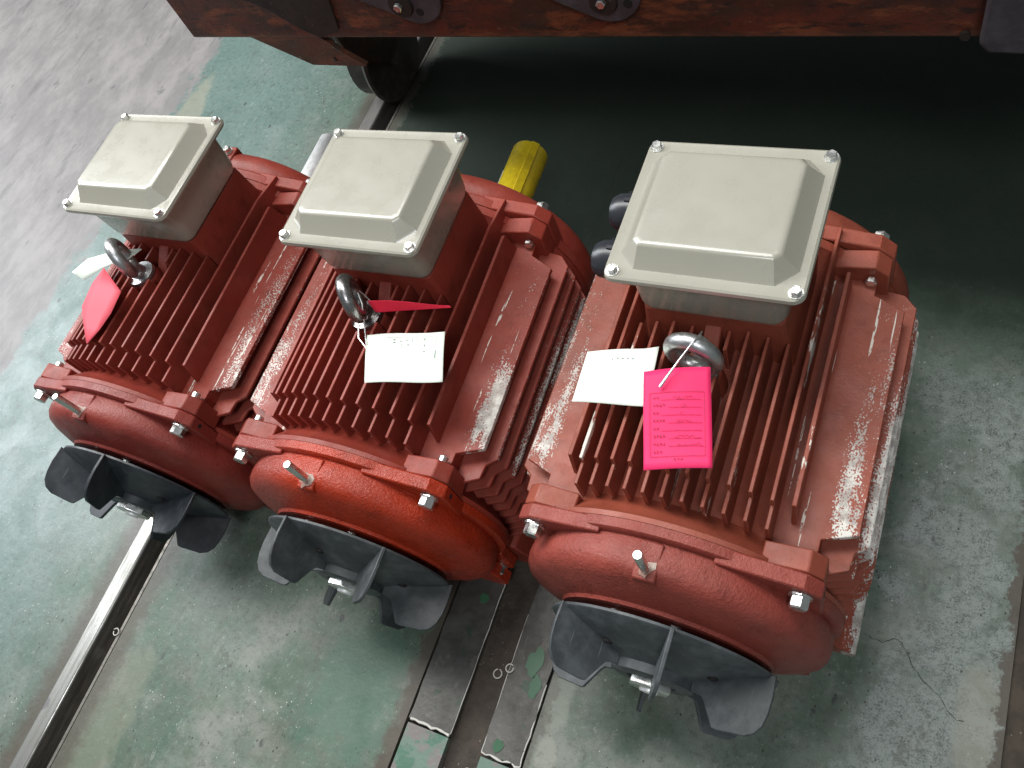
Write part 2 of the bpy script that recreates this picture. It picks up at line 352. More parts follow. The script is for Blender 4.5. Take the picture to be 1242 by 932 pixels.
def revolve(bm, prof, n=64, axis='y', c=(0, 0, 0), a0=0, a1=2*math.pi):
    """prof list of (r, h)"""
    full = abs(a1-a0-2*math.pi) < 1e-6
    rings = []
    for r, h in prof:
        ring = []
        for k in range(n if full else n+1):
            a = a0+(a1-a0)*k/n
            u, v = r*math.cos(a), r*math.sin(a)
            if axis == 'y': p = (c[0]+u, c[1]+h, c[2]+v)
            elif axis == 'z': p = (c[0]+u, c[1]+v, c[2]+h)
            else: p = (c[0]+h, c[1]+u, c[2]+v)
            ring.append(bm.verts.new(p))
        rings.append(ring)
    m = len(rings[0])
    for i in range(len(rings)-1):
        for k in range(m if full else m-1):
            bm.faces.new((rings[i][k], rings[i][(k+1) % m], rings[i+1][(k+1) % m], rings[i+1][k]))
    if full:
        if prof[0][0] > 0: bm.faces.new(rings[0])
        if prof[-1][0] > 0: bm.faces.new(rings[-1][::-1])
def tube(bm, pts, r, n=8, closed=False):
    pts = [Vector(p) for p in pts]; rings = []
    up = Vector((0, 0, 1))
    for i, p in enumerate(pts):
        t = (pts[(i+1) % len(pts)]-pts[i-1]) if closed else (pts[min(i+1, len(pts)-1)]-pts[max(i-1, 0)])
        t.normalize()
        a = t.cross(up)
        if a.length < .05: a = t.cross(Vector((1, 0, 0)))
        a.normalize(); b = a.cross(t); up = b
        rr = r[i] if isinstance(r, (list, tuple)) else r
        rings.append([bm.verts.new(p+rr*(math.cos(2*math.pi*k/n)*a+math.sin(2*math.pi*k/n)*b)) for k in range(n)])
    L = len(rings)
    for i in range(L if closed else L-1):
        q = rings[(i+1) % L]
        for k in range(n): bm.faces.new((rings[i][k], rings[i][(k+1) % n], q[(k+1) % n], q[k]))
    if not closed: bm.faces.new(rings[0]); bm.faces.new(rings[-1][::-1])
def rrect(hx, hy, r, n=5, cx=0, cy=0):
    out = []
    for sx, sy, a0 in ((1, 1, 0), (-1, 1, 90), (-1, -1, 180), (1, -1, 270)):
        for k in range(n+1):
            a = math.radians(a0+90*k/n); out.append((cx+sx*(hx-r)+r*math.cos(a), cy+sy*(hy-r)+r*math.sin(a)))
    return out
def loft(bm, rings, cap0=True, cap1=True):
    V = [[bm.verts.new(p) for p in r] for r in rings]; n = len(V[0])
    for i in range(len(V)-1):
        for k in range(n): bm.faces.new((V[i][k], V[i][(k+1) % n], V[i+1][(k+1) % n], V[i+1][k]))
    if cap0: bm.faces.new(V[0][::-1])
    if cap1: bm.faces.new(V[-1])
def tag(o, label, cat, group=None):
    o['label'] = label; o['category'] = cat
    if group: o['group'] = group
    return o
def struct(o): o['kind'] = 'structure'; return o
def empty(name, loc, rz=0):
    o = bpy.data.objects.new(name, None); C.objects.link(o); o.empty_display_size = .05
    o.location = Vector(loc)*S; o.rotation_euler = (0, 0, rz); return o
H = 1.25

def hexhead(bm, c, r, h, axis, washer=1.25, rot=0.):
    """hex bolt head whose outer face looks along axis ('y-','y+','z')"""
    cx, cy, cz = c
    def ring(rr, t, n, ph=0):
        o = []
        for k in range(n):
            a = 2*math.pi*k/n+ph+rot; u, v = rr*math.cos(a), rr*math.sin(a)
            o.append((cx+u, cy-t, cz+v) if axis == 'y-' else ((cx+u, cy+t, cz+v) if axis == 'y+' else (cx+u, cy+v, cz+t)))
        return o
    if washer: loft(bm, [ring(r*washer, 0, 16), ring(r*washer, h*.16, 16)])
    loft(bm, [ring(r, h*.16, 6), ring(r, h*.88, 6), ring(r*.88, h, 6)])

# ------------------------------------------------------------------ setting: floor, rail, plates
fl = bmesh.new()
YA, YB = -60, 120
def sheet(bm, x0, x1, y0, y1, z):
    bm.faces.new([bm.verts.new(p) for p in ((x0, y0, z), (x1, y0, z), (x1, y1, z), (x0, y1, z))])
# slab pieces with real depth so the grooves between them are recessed
box(fl, -90, -6.86, YA, YB, -.8, 0)
box(fl, -6.33, -2.47, YA, YB, -.8, 0)
box(fl, -1.17, 2.60, YA, YB, -.8, 0)
box(fl, -2.4695, -1.1705, 3.4, YB, -.8, -.001)
box(fl, 2.80, 90, YA, YB, -.8, 0)
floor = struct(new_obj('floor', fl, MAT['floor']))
b = bmesh.new(); box(b, -95, 95, YA-3, YB+3, -1.2, -.79)
struct(new_obj('ground', b, MAT['dirt']))
b = bmesh.new(); box(b, -2.46, -1.18, YA, 3.39, -.5, -.09)
struct(new_obj('service_trench', b, MAT['dirt']))
b = bmesh.new(); box(b, 2.61, 2.79, YA, YB, -.5, -.05)
struct(new_obj('gutter', b, MAT['gutter']))
b = bmesh.new(); box(b, -6.62, -6.375, YA, YB, -.6, -.28)
struct(new_obj('rail_groove', b, MAT['dirt']))
b = bmesh.new(); box(b, -6.86, -6.625, YA, YB, -.7, .035)
tag(new_obj('steel_rail', b, MAT['rail'], None, bevel=.03, seg=3), 'polished steel crane rail set in the floor, running under the leftmost motor', 'rail')
b = bmesh.new(); box(b, -6.372, -6.335, YA, YB, -.4, .006)
tag(new_obj('groove_edge_strip', b, MAT['railside'], None), 'thin steel edging strip along the right side of the rail groove', 'edging')
def plate(x0, x1, y0, y1, z, label, jag):
    bm = bmesh.new(); rnd = random.Random(jag); N = 46
    L = [(x0+rnd.uniform(-.006, .006), y0+(y1-y0)*k/N) for k in range(N+1)]
    Rr = [(x1+rnd.uniform(-.006, .006), y0+(y1-y0)*k/N) for k in range(N+1)]
    A = [bm.verts.new((a[0], a[1], z)) for a in L]; B_ = [bm.verts.new((a[0], a[1], z)) for a in Rr]
    A2 = [bm.verts.new((a[0], a[1], z-.07)) for a in L]; B2 = [bm.verts.new((a[0], a[1], z-.07)) for a in Rr]
    for k in range(N):
        bm.faces.new((A[k], B_[k], B_[k+1], A[k+1])); bm.faces.new((A[k], A[k+1], A2[k+1], A2[k])); bm.faces.new((B_[k], B2[k], B2[k+1], B_[k+1]))
    bm.faces.new((A[0], A2[0], B2[0], B_[0])); bm.faces.new((A[N], B_[N], B2[N], A2[N]))
    o = new_obj('steel_cover_plate', bm, MAT['plate'])
    tag(o, label, 'floor plate', None); return o
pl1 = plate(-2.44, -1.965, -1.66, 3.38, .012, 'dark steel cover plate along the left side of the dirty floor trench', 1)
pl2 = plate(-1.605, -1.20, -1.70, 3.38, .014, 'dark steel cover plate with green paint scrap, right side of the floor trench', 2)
b = bmesh.new(); box(b, -2.44, -1.975, -40, -1.70, -.3, -.004); struct(new_obj('old_painted_strip', b, MAT['mottled']))
b = bmesh.new(); box(b, -1.60, -1.20, -40, -1.74, -.3, -.003); struct(new_obj('old_painted_strip', b, MAT['mottled']))
# bright worn lips of the plates (parts of the plates)
def lip(parent, pts, r):
    bm = bmesh.new(); tube(bm, pts, r, 6); new_obj('worn_lip', bm, MAT['white_edge'], parent)
rnd = random.Random(3)
lip(pl1, [(-1.962+rnd.uniform(-.004, .004), -1.66+k*.15, .006) for k in range(16)], .006)
lip(pl1, [(-2.42+k*.05, -1.665+rnd.uniform(-.012, .012), .008) for k in range(10)], [.014*rnd.uniform(.4, 1.3) for _ in range(10)])
lip(pl2, [(-1.198+rnd.uniform(-.006, .006), -1.70+k*.07, .008) for k in range(12)], [.007*rnd.uniform(.5, 1.2) for _ in range(12)])
lip(pl2, [(-1.60+k*.045, -1.705+rnd.uniform(-.012, .012), .008) for k in range(10)], [.013*rnd.uniform(.4, 1.3) for _ in range(10)])
lip(pl2, [(-1.607+rnd.uniform(-.004, .004), -1.70+k*.15, .006) for k in range(10)], .005)
# scraps of green paint left on the plates
def flat_patch(cx, cy, z, rx, ry, seed, mat, parent, name='paint_remnant'):
    bm = bmesh.new(); rn = random.Random(seed)
    pts = []
    for k in range(18):
        a = 2*math.pi*k/18; q = rn.uniform(.7, 1.1); pts.append((cx+rx*q*math.cos(a), cy+ry*q*math.sin(a)))
    prism(bm, pts, 2, z, z+.006); return new_obj(name, bm, mat, parent)
flat_patch(-1.375, -.78, .0145, .085, .16, 5, MAT['greenchip'], pl2)
flat_patch(-1.30, -.98, .0145, .06, .13, 6, MAT['greenchip'], pl2)
flat_patch(-1.46, -1.60, .0145, .06, .07, 8, MAT['greenchip'], pl2)
flat_patch(-2.12, -.33, .0125, .06, .06, 9, MAT['greenchip'], pl1)
# crack in the floor paint
cr = [(1.48, .38), (1.60, .36), (1.68, .42), (1.76, .40), (1.80, .34), (1.88, .22), (1.97, .12), (2.04, .08), (2.10, .05), (2.17, -.05), (2.24, -.10), (2.33, -.08)]
bm = bmesh.new(); rn = random.Random(2); pts = []
for i in range(len(cr)-1):
    for k in range(3):
        t_ = k/3; pts.append((cr[i][0]*(1-t_)+cr[i+1][0]*t_+rn.uniform(-.008, .008), cr[i][1]*(1-t_)+cr[i+1][1]*t_+rn.uniform(-.008, .008)))
for i in range(len(pts)-1):
    a, c_ = Vector(pts[i]), Vector(pts[i+1]); d = (c_-a).normalized(); nrm = Vector((-d.y, d.x))*.0028*rn.uniform(.5, 1.5)
    bm.faces.new([bm.verts.new((q.x, q.y, .003)) for q in (a-nrm, c_-nrm, c_+nrm, a+nrm)])
new_obj('floor_crack', bm, MAT['crack'], floor)
# machining swarf rings
def swarf(x, y, z, r, label, a1=330):
    bm = bmesh.new(); ph = random.uniform(0, 6)
    pts = [(r*math.cos(ph+math.radians(a1)*k/16), r*math.sin(ph+math.radians(a1)*k/16), .010+.016*k/16) for k in range(17)]
    tube(bm, pts, .0065, 5); o = new_obj('swarf_curl', bm, MAT['white_edge'], None, (x, y, z)); tag(o, label, 'metal shaving', 'metal shavings on the floor')
import json
SW = [(-1.74, -.98, -.09, .045, 'pale metal curl in the trench, beside the left cover plate edge'),
      (-1.60+.0, -.90, .016, .04, 'dull metal curl on the left rim of the right cover plate'),
      (-1.70, -1.93, -.09, .045, 'metal curl in the trench below the left plate end, near the frame bottom'),
      (-1.52, -1.98, .0, .04, 'metal curl lying at the bottom edge of the picture beside the trench'),
      (-6.40, -2.0, .0, .04, 'tiny metal ring on the edging strip beside the steel rail'),
      (-6.52, -2.3, -.27, .045, 'flattened metal curl lying in the rail groove'),
      (-8.62, 3.5, .0, .04, 'small metal ring lying on the floor behind the leftmost motor')]
for s_ in SW: swarf(*s_)
# ------------------------------------------------------------------ cart overhead at the back
cart = empty('rusty_cart', (-6.85, 4.4, 0))
tag(cart, 'rusty steel rail cart with heavy side beam and wheel, standing behind the three motors', 'cart')
def cpart(name, bm, mat, parent=cart, **k):
    bmesh.ops.translate(bm, verts=bm.verts, vec=(6.85, -4.4, 0)); return new_obj(name, bm, mat, parent, **k)
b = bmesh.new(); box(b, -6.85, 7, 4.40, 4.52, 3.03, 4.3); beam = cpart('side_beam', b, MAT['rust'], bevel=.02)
b = bmesh.new(); box(b, -6.85, -6.73, 4.53, 10.4, 3.06, 4.3); cpart('end_beam', b, MAT['rust'], bevel=.02)
b = bmesh.new(); box(b, -6.72, 7, 4.53, 10.4, 4.0, 4.2); cpart('deck', b, MAT['blackrust'])
b = bmesh.new(); box(b, -6.85, 7, 10.41, 10.5, 3.03, 4.2); cpart('far_beam', b, MAT['blackrust'])
for x0 in (-4.4, -1.6, 1.2, 4.0):
    b = bmesh.new(); box(b, x0, x0+.12, 4.53, 10.4, 3.1, 3.99); cpart('cross_member', b, MAT['blackrust'])
# gusset under the beam
b = bmesh.new(); prism(b, [(-6.0, 3.029), (-5.32, 2.63), (-4.58, 2.62), (-4.82, 2.81), (-5.0, 3.029)], 1, 4.42, 4.50); cpart('gusset', b, MAT['rust'], bevel=.008)
b = bmesh.new(); prism(b, [(-6.6, 4.2), (-5.65, 3.54), (-5.41, 3.41), (-5.14, 3.17), (-4.92, 3.05), (-4.62, 3.16), (-4.54, 3.51), (-4.9, 4.2)], 1, 4.372, 4.398); cpart('greasy_patch_plate', b, MAT['blackrust'], bevel=.008)
# wheel bracket and wheel
b = bmesh.new(); box(b, -7.15, -6.3, 6.3, 7.7, 1.3, 3.0); cpart('axle_box', b, MAT['blackrust'], bevel=.03)
b = bmesh.new(); prism(b, [(5.7, 3.2), (5.9, 1.3), (6.5, .75), (7.2, .75), (7.9, 1.3), (8.1, 3.2)], 0, -6.31, -6.22); cpart('wheel_fork', b, MAT['darkrust'], bevel=.02)
b = bmesh.new()
revolve(b, [(0, -.42), (.18, -.42), (.18, -.32), (.47, -.30), (.52, -.34), (.57, -.34), (.61, -.30), (.61, .02), (.72, .05), (.74, .10), (.71, .14), (.50, .12), (.20, .10), (.18, .2), (0, .2)], 48, 'x', (0, 0, 0))
bmesh.ops.translate(b, verts=b.verts, vec=(-6.50, 6.85, .655)); cpart('wheel', b, MAT['wheel'], smooth=35)
# grey bolted hinge plates on the beam face
for cx, bx_, hx_, hz_ in ((-3.50, -3.65, -3.47, 3.40), (-1.50, -1.54, -1.32, 3.45)):
    b = bmesh.new(); cz = 3.57
    pts = [(cx+.31*math.cos(a), cz+.31*math.sin(a)) for a in [math.radians(d) for d in range(-118, 21, 12)]]
    pts = pts+[(cx+.30, 4.2), (cx-1.6, 4.2), (cx-1.6, 4.07)]
    prism(b, pts, 1, 4.33, 4.394); pl = cpart('hinge_plate', b, MAT['greyplate'], bevel=.01)
    b = bmesh.new(); revolve(b, [(.0, 0), (.125, 0), (.135, .02), (.135, .03)], 28, 'y', (bx_, 4.299, 3.49)); cpart('pivot_washer', b, MAT['blackrust'], smooth=40)
    b = bmesh.new(); hexhead(b, (bx_, 4.297, 3.50), .045, .05, 'y-', 0); cpart('pivot_bolt', b, MAT['zinc'])
    b = bmesh.new(); revolve(b, [(.0, .0), (.042, 0), (.042, .008)], 16, 'y', (hx_, 4.323, hz_)); cpart('bolt_hole', b, MAT['dark_hole'])
b = bmesh.new(); prism(b, [(1.43, 3.09), (1.50, 3.0), (2.6, 2.96), (2.6, 4.2), (1.43, 4.2)], 1, 4.25, 4.395); cpart('corner_plate', b, MAT['greyplate'], bevel=.03)
b = bmesh.new(); revolve(b, [(0, 0), (.04, 0), (.04, .03), (0, .035)], 12, 'y', (1.33, 4.36, 3.07)); cpart('rivet', b, MAT['blackrust'])
b = bmesh.new(); revolve(b, [(0, 0), (.05, 0), (.05, .05), (0, .06)], 12, 'z', (-4.95, 4.46, 2.70)); cpart('gusset_nut', b, MAT['blackrust'])

# ------------------------------------------------------------------ motors
POS = {1: (-5.8278, -.0005, .0169), 2: (-2.962, -.0385, .0238), 3: (0, 0, 0)}
LAB = {1: 'leftmost red electric motor, over the steel rail, with black fan and bare shaft',
       2: 'middle red electric motor with glossy orange-red end cover and yellow sleeved shaft',
       3: 'rightmost red electric motor with two black cable glands and heavily scraped side'}
def make_motor(i):
    root = empty('electric_motor', (POS[i][0], POS[i][1], 0), POS[i][2])
    tag(root, LAB[i], 'electric motor', 'red electric motors in a row')
    fm, sm, shm, shl, em = MAT['fin%d' % i], MAT['frame%d' % i], MAT['shelf%d' % i], MAT['shelfl%d' % i], MAT['shield%d' % i]
    # --- frame shell: round-cornered square section lofted along y
    def sect(k, ck):
        """k scale of the round part, ck 0..1 corner amount"""
        out = []
        for a in range(0, 360, 5):
            t = math.radians(a); c_, s_ = math.cos(t), math.sin(t)
            rr = 1.0*k
            # square corner blocks reach out to |x|,|z| = (1.05,.88)
            q = 1e9
            for lim, comp in ((1.05, abs(c_)), (.88, abs(s_))):
                if comp > 1e-6: q = min(q, lim/comp)
            rc = min(q, 1.33)
            # only fill near the corners
            d = abs(((a+45) % 90)-45)   # 0 at axes, 45 at diagonals
            use = max(0, min(1, (d-22)/12))
            r_ = max(rr, rr+(rc-rr)*use*ck) if rc > rr else rr
            out.append((r_*c_, r_*s_+H))
        return out
    bm = bmesh.new()
    rings = []
    for y, k, ck in ((.14, 1.29, 0), (.18, 1.29, 0), (.19, 1.27, 0), (.33, 1.13, .4), (.38, 1.10, 1), (2.56, 1.10, 1), (2.62, 1.12, .6), (2.72, 1.22, 0), (2.76, 1.29, 0), (2.84, 1.29, 0)):
        rings.append([(x, y, z) for x, z in sect(k, ck)])
    loft(bm, rings)
    new_obj('motor_frame', bm, sm, root, smooth=28)
    # --- corner lugs of the frame
    for (y0, y1) in ((.143, .31), (2.66, 2.838)):
        for sx in (-1, 1):
            for sz in (1, -1):
                bm = bmesh.new()
                pts = [(.70, 1.04), (1.02, 1.08), (1.13, .98), (1.13, .66), (.95, .60), (.70, .80)]
                pts = [(sx*x, H+sz*z) for x, z in pts]
                if y1 < 1: prism(bm, pts, 1, y0, y1)
                else: prism(bm, pts, 1, y0, y1)
                new_obj('frame_lug', bm, sm, root, bevel=.012)
    for sx in (-1, 1):   # nut end behind the rear lug
        bm = bmesh.new(); hexhead(bm, (sx*1.0, 2.655, H+.94), .045, .05, 'y-', 0); new_obj('nut', bm, MAT['zinc'], root)
    # --- top fins
    th = .0145
    for k in range(-5, 6):
        x = k*.143-.01
        ztop = 2.70-.42*x*x
        zb = 2.0
        y0 = .325+.02*abs(k)/5; y1 = y0+.18
        back = 1.735 if abs(k) < 4 else (2.60 if abs(k) == 5 else 1.735)
        if k == 0: back = 1.18
        if k in (-1, 1): back = 1.30
        ztf = ztop-.085
        if abs(k) == 5:
            prof = [(y0, zb), (y0, ztf), (y1, ztf), (y1+.004, ztop), (2.55, ztop), (2.95, ztop-.06), (2.95, zb)]
        else:
            prof = [(y0, zb), (y0, ztf), (y1, ztf), (y1+.004, ztop), (back, ztop), (back, zb)]
        bm = bmesh.new(); prism(bm, prof, 0, x-th, x+th); 
        for v in bm.verts:
            if v.co.z < 2.1: v.co.x = x+(v.co.x-x)*1.6
        new_obj('cooling_fin', bm, fm, root, bevel=.005, seg=1)
        if k in (-1, 1) :   # the fin goes on behind the eyebolt boss
            bm = bmesh.new(); box(bm, x-th, x+th, 1.56, 1.735, 2.1, ztop-.06); new_obj('cooling_fin', bm, fm, root, bevel=.005, seg=1)
    for sx in (-1, 1):   # tall outer fins with a slanted foot
        x = sx*.845
        prof = [(.50, 2.05), (.56, 2.40), (2.53, 2.43), (2.64, 2.05)]
        bm = bmesh.new(); prism(bm, prof, 0, x-.017, x+.017); new_obj('cooling_fin', bm, fm, root, bevel=.005, seg=1)
    # --- corner shelves and side fins
    for sx in (-1, 1):
        mt = shm if sx > 0 else shl
        bm = bmesh.new(); prism(bm, [(sx*.72, .30), (sx*1.045, .30), (sx*1.045, .455), (sx*1.285, .545), (sx*1.285, 2.42), (sx*1.045, 2.54), (sx*1.045, 2.665), (sx*.72, 2.665)], 2, 2.085, 2.135)
        box(bm, sx*.88-.16, sx*.88+.16, .302, 2.66, 1.75, 2.085)
        new_obj('shoulder_fin', bm, mt, root, bevel=.006)
        outs = [1.365, 1.395, 1.412, 1.42, 1.42, 1.42, 1.415, 1.405, 1.39]
        for j, xo in enumerate(outs):
            z = 1.955-.172*j
            pts = [(.95, .22), (1.08, .24), (xo-.10, .33), (xo-.09, .46), (xo, .53), (xo, 2.57), (xo-.10, 2.68), (.95, 2.74)]
            bm = bmesh.new(); prism(bm, [(sx*u, v) for u, v in pts], 2, z-.020, z+.020)
            new_obj('side_fin', bm, MAT['%s%d' % ('edge' if sx > 0 else 'edgel', i)], root, bevel=.008, seg=1)
    # --- feet
    for sx in (-1, 1):
        for y0, y1 in ((.16, .78), (2.15, 2.80)):
            bm = bmesh.new()
            prism(bm, [(sx*.70, .0), (sx*1.41, .0), (sx*1.41, .13), (sx*1.28, .20), (sx*1.18, .50), (sx*.9, .62), (sx*.70, .45)], 1, y0, y1)
            new_obj('foot', bm, MAT['%s%d' % ('edge' if sx > 0 else 'edgel', i)], root, bevel=.02)
    # --- pedestal neck under the terminal box
    bm = bmesh.new()
    cy = 2.243
    rings = []
    for z, hx, hy, c_ in ((2.05, .60, .53, cy+.02), (2.30, .58, .515, cy+.01), (2.775, .535, .50, cy)):
        rings.append([(x, y, z) for x, y in rrect(hx, hy, .05, 3, 0, c_)])
    loft(bm, rings); new_obj('box_pedestal', bm, sm, root, smooth=40)
    bm = bmesh.new(); prism(bm, [(1.50, 2.1), (1.50, 2.50), (1.76, 2.66), (1.76, 2.1)], 0, -.06, .07); new_obj('pedestal_rib', bm, sm, root, bevel=.015)
    # --- lifting eye boss + eye
    bm = bmesh.new(); revolve(bm, [(.22, 2.15), (.17, 2.53), (.165, 2.58), (.15, 2.598)], 28, 'z', ({1: -.10, 2: -.05, 3: -.02}[i], 1.385, 0)); new_obj('eye_boss', bm, sm, root, smooth=40)
    gm = MAT['darksteel'] if i == 2 else MAT['galv']
    ang = {1: math.radians(-40), 2: math.radians(-55), 3: math.radians(-8)}[i]
    bm = bmesh.new()
    revolve(bm, [(0, 0), (.155, 0), (.16, .015), (.15, .045), (.085, .055), (.075, .10), (.07, .14)], 28, 'z', (0, 0, 0))
    R_, r_ = .166, .065
    pts = [(R_*math.cos(2*math.pi*k/36), 0, .135+R_+R_*1.02*math.sin(2*math.pi*k/36)) for k in range(36)]
    tube(bm, pts, r_, 14, True)
    o = new_obj('lifting_eye', bm, gm, root, ({1: -.10, 2: -.05, 3: -.02}[i], 1.385 if i != 3 else 1.35, 2.600 if i != 3 else 2.57), smooth=50); o.rotation_euler = (0, 0, ang)
    # --- terminal box with lid
    bm = bmesh.new(); rings = []
    for z, hx, hy, r_ in ((2.781, .49, .465, .08), (2.80, .535, .51, .10), (2.86, .556, .531, .12), (3.27, .585, .555, .12), (3.285, .66, .62, .10), (3.30, .66, .62, .10)):
        rings.append([(x, y, z) for x, y in rrect(hx, hy, r_, 6, 0, cy)])
    loft(bm, rings); tb = new_obj('terminal_box', bm, MAT['beige'], root, smooth=32)
    ky = 1.0 if i != 3 else 1.01
    bm = bmesh.new(); rings = []
    for z, hx, hy, r_ in ((3.302, .700, .650, .085), (3.325, .708, .658, .085), (3.352, .702, .652, .085), (3.362, .685, .635, .08), (3.358, .655, .605, .07)):
        rings.append([(x, y, z) for x, y in rrect(hx, hy, r_, 6, 0, cy)])
    # the raised panel starts with clipped corners for the screws
    def clip(hx, hy, c_, n=7):
        out = []
        for sx, sy in ((1, 1), (-1, 1), (-1, -1), (1, -1)):
            a, b_ = (sx*hx, sy*(hy-c_)), (sx*(hx-c_), sy*hy)
            if sx*sy < 0: a, b_ = b_, a
            for k in range(n): t = k/(n-1); out.append((a[0]*(1-t)+b_[0]*t, cy+a[1]*(1-t)+b_[1]*t))
        return out
    for z, hx, hy, c_ in ((3.357, .632, .550, .135), (3.370, .618, .536, .128), (3.482, .524, .442, .052), (3.494, .512, .430, .048), (3.500, .498, .416, .045), (3.501, .47, .39, .04)):
        rings.append([(x, y, z) for x, y in clip(hx, hy, c_)])
    loft(bm, rings); new_obj('lid', bm, MAT['beige'], tb, smooth=26)
    for sx in (-1, 1):
        for sy in (-1, 1):
            bm = bmesh.new(); hexhead(bm, (sx*.640, cy+sy*.584, 3.358), .040, .042, 'z', 1.3, random.uniform(0, 1)); new_obj('lid_screw', bm, MAT['zinc'], tb)
    if i == 3:
        for gy in (1.96, 2.42):
            bm = bmesh.new()
            revolve(bm, [(.10, .30), (.13, 0.20), (.15, .06), (.15, 0)], 28, 'x', (-.84, gy, 3.06))
            for v in bm.verts: pass
            bmesh.ops.create_uvsphere(bm, u_segments=20, v_segments=10, radius=.001)
            bm2 = bmesh.new(); revolve(bm2, [(0, -.15), (.06, -.15), (.115, -.13), (.145, -.08), (.155, .0), (.155, .10), (.12, .11), (.12, .26)], 28, 'x', (-.80, gy, 3.05)); bm.free()
            for k in range(8):
                a = 2*math.pi*k/8
                c_, s_ = math.cos(a), math.sin(a)
                r = bmesh.ops.create_cube(bm2, size=1)['verts']
                for v in r:
                    q = Vector((v.co.x*.13, v.co.y*.03, v.co.z*.035)); q.z += .150
                    v.co = Vector((-.745+q.x, gy+q.y*c_-q.z*s_, 3.05+q.y*s_+q.z*c_))
            new_obj('cable_gland', bm2, MAT['gland'], tb, smooth=35)
    # --- fan end shield
    bm = bmesh.new()
    revolve(bm, [(1.285, .138), (1.285, .068), (1.27, .055), (1.215, .048), (1.235, .0), (1.245, -.10), (1.235, -.16), (1.20, -.215), (1.13, -.255), (.98, -.31), (.87, -.345), (.855, -.372), (.79, -.378), (.77, -.36), (.74, -.365), (.72, -.38), (.52, -.38), (.50, -.36), (.30, -.36), (.28, -.43), (0, -.43)], 96, 'y', (0, 0, H))
    for v in bm.verts:
        if v.co.z < .06: v.co.z = .06
    es = new_obj('fan_end_shield', bm, em, root, smooth=40)
    for sx in (-1, 1):
        for sz in (1, -1):
            pts = [(.42, 1.185), (1.02, 1.09), (1.14, .98), (1.14, .55), (1.0, .58), (.80, .85), (.45, 1.05)]
            bm = bmesh.new(); prism(bm, [(sx*x, H+sz*z) for x, z in pts], 1, .015, .137)
            new_obj('shield_lug', bm, em, es, bevel=.014)
            bm = bmesh.new(); hexhead(bm, (sx*1.0, .012, H+sz*.95), .068, .10, 'y-', 1.22, .3*sx); new_obj('shield_bolt', bm, MAT['zinc'], es)
    for sx in (-1, 1):
        bm = bmesh.new(); prism(bm, [(sx*.70, .05), (sx*1.0, .03), (sx*1.08, .12), (sx*1.0, .60), (sx*.75, .60)], 1, -.13, .01); new_obj('lower_boss', bm, em, es, bevel=.015)
    # boss with radial cover stud
    bm = bmesh.new(); prism(bm, [(-.25, 2.40), (-.245, 2.470), (-.20, 2.485), (.03, 2.50), (.03, 2.40)], 0, -.085, .085); new_obj('stud_boss', bm, em, es, bevel=.012)
    rq = random.Random(i+20); bm = bmesh.new(); prism(bm, [(q_*math.cos(a_*.45)*.9, -.150+q_*1.35*math.sin(a_*.45)) for a_, q_ in [(k_, rq.uniform(.045, .082)) for k_ in range(14)]], 2, 2.484, 2.492); new_obj('bare_metal_spot', bm, MAT['wornmetal'], es)
    bm = bmesh.new(); revolve(bm, [(.036, 2.45), (.036, 2.80), (.030, 2.812)], 16, 'z', (0, -.167, 0))
    new_obj('cover_stud', bm, MAT['zinc'], es, smooth=40)
    for a in (112, 70, -20, 200):
        t = math.radians(a+(3 if i == 3 else 0)); bm = bmesh.new(); hexhead(bm, (.66*math.cos(t), -.381, H+.66*math.sin(t)), .034, .05, 'y-', 1.3); new_obj('cap_screw', bm, MAT['zinc'], es)
    if i < 3:
        for sx in (-1, 1):
            bm = bmesh.new(); revolve(bm, [(0, .30), (.042, .30), (.042, .37), (.03, .38), (0, .38)], 14, 'y', (sx*1.0, 0, 2.215)); new_obj('bolt_tail', bm, MAT['zinc'], root, smooth=40)
    bm = bmesh.new(); revolve(bm, [(0, .0), (.022, 0), (.022, .004), (0, .004)], 12, 'x', (1.139, .08, 2.12)); new_obj('jack_hole', bm, MAT['dark_hole'], es)
    # --- drive end shield
    bm = bmesh.new()
    revolve(bm, [(1.30, 2.842), (1.30, 2.93), (1.28, 2.95), (1.27, 2.96), (1.29, 3.02), (1.285, 3.10), (1.24, 3.18), (1.14, 3.25), (.95, 3.30), (.6, 3.34), (.45, 3.34), (.43, 3.42), (0, 3.42)], 96, 'y', (0, 0, H))
    for v in bm.verts:
        if v.co.z < .06: v.co.z = .06
    ds = new_obj('drive_end_shield', bm, sm if i != 2 else MAT['frame2'], root, smooth=40)
    for sx in (-1, 1):
        for sz in (1, -1):
            pts = [(.42, 1.185), (1.02, 1.09), (1.14, .98), (1.14, .55), (1.0, .58), (.80, .85), (.45, 1.05)]
            bm = bmesh.new(); prism(bm, [(sx*x, H+sz*z) for x, z in pts], 1, 2.842, 2.985)
            new_obj('shield_lug', bm, sm, ds, bevel=.014)
            bm = bmesh.new(); hexhead(bm, (sx*1.0, 2.988, H+sz*.95), .066, .10, 'y+', 1.22, .2); new_obj('shield_bolt', bm, MAT['zinc'], ds)
    bm = bmesh.new(); box(bm, -.09, .09, 2.97, 3.22, 2.40, 2.55); new_obj('stud_boss', bm, sm, ds, bevel=.015)
    bm = bmesh.new(); hexhead(bm, (0, 3.14, 2.552), .045, .06, 'z'); new_obj('cover_screw', bm, MAT['zinc'], ds)
    # --- shaft
    bm = bmesh.new(); revolve(bm, [(.17, 3.3), (.17, 4.50 if i == 1 else 4.2), (.155, 4.52 if i == 1 else 4.22)], 36, 'y', (0, 0, H)); new_obj('shaft', bm, MAT['chrome'], root, smooth=40)
    # --- cooling fan
    bm = bmesh.new(); ph = math.radians({1: 76, 2: 48, 3: 76}[i])
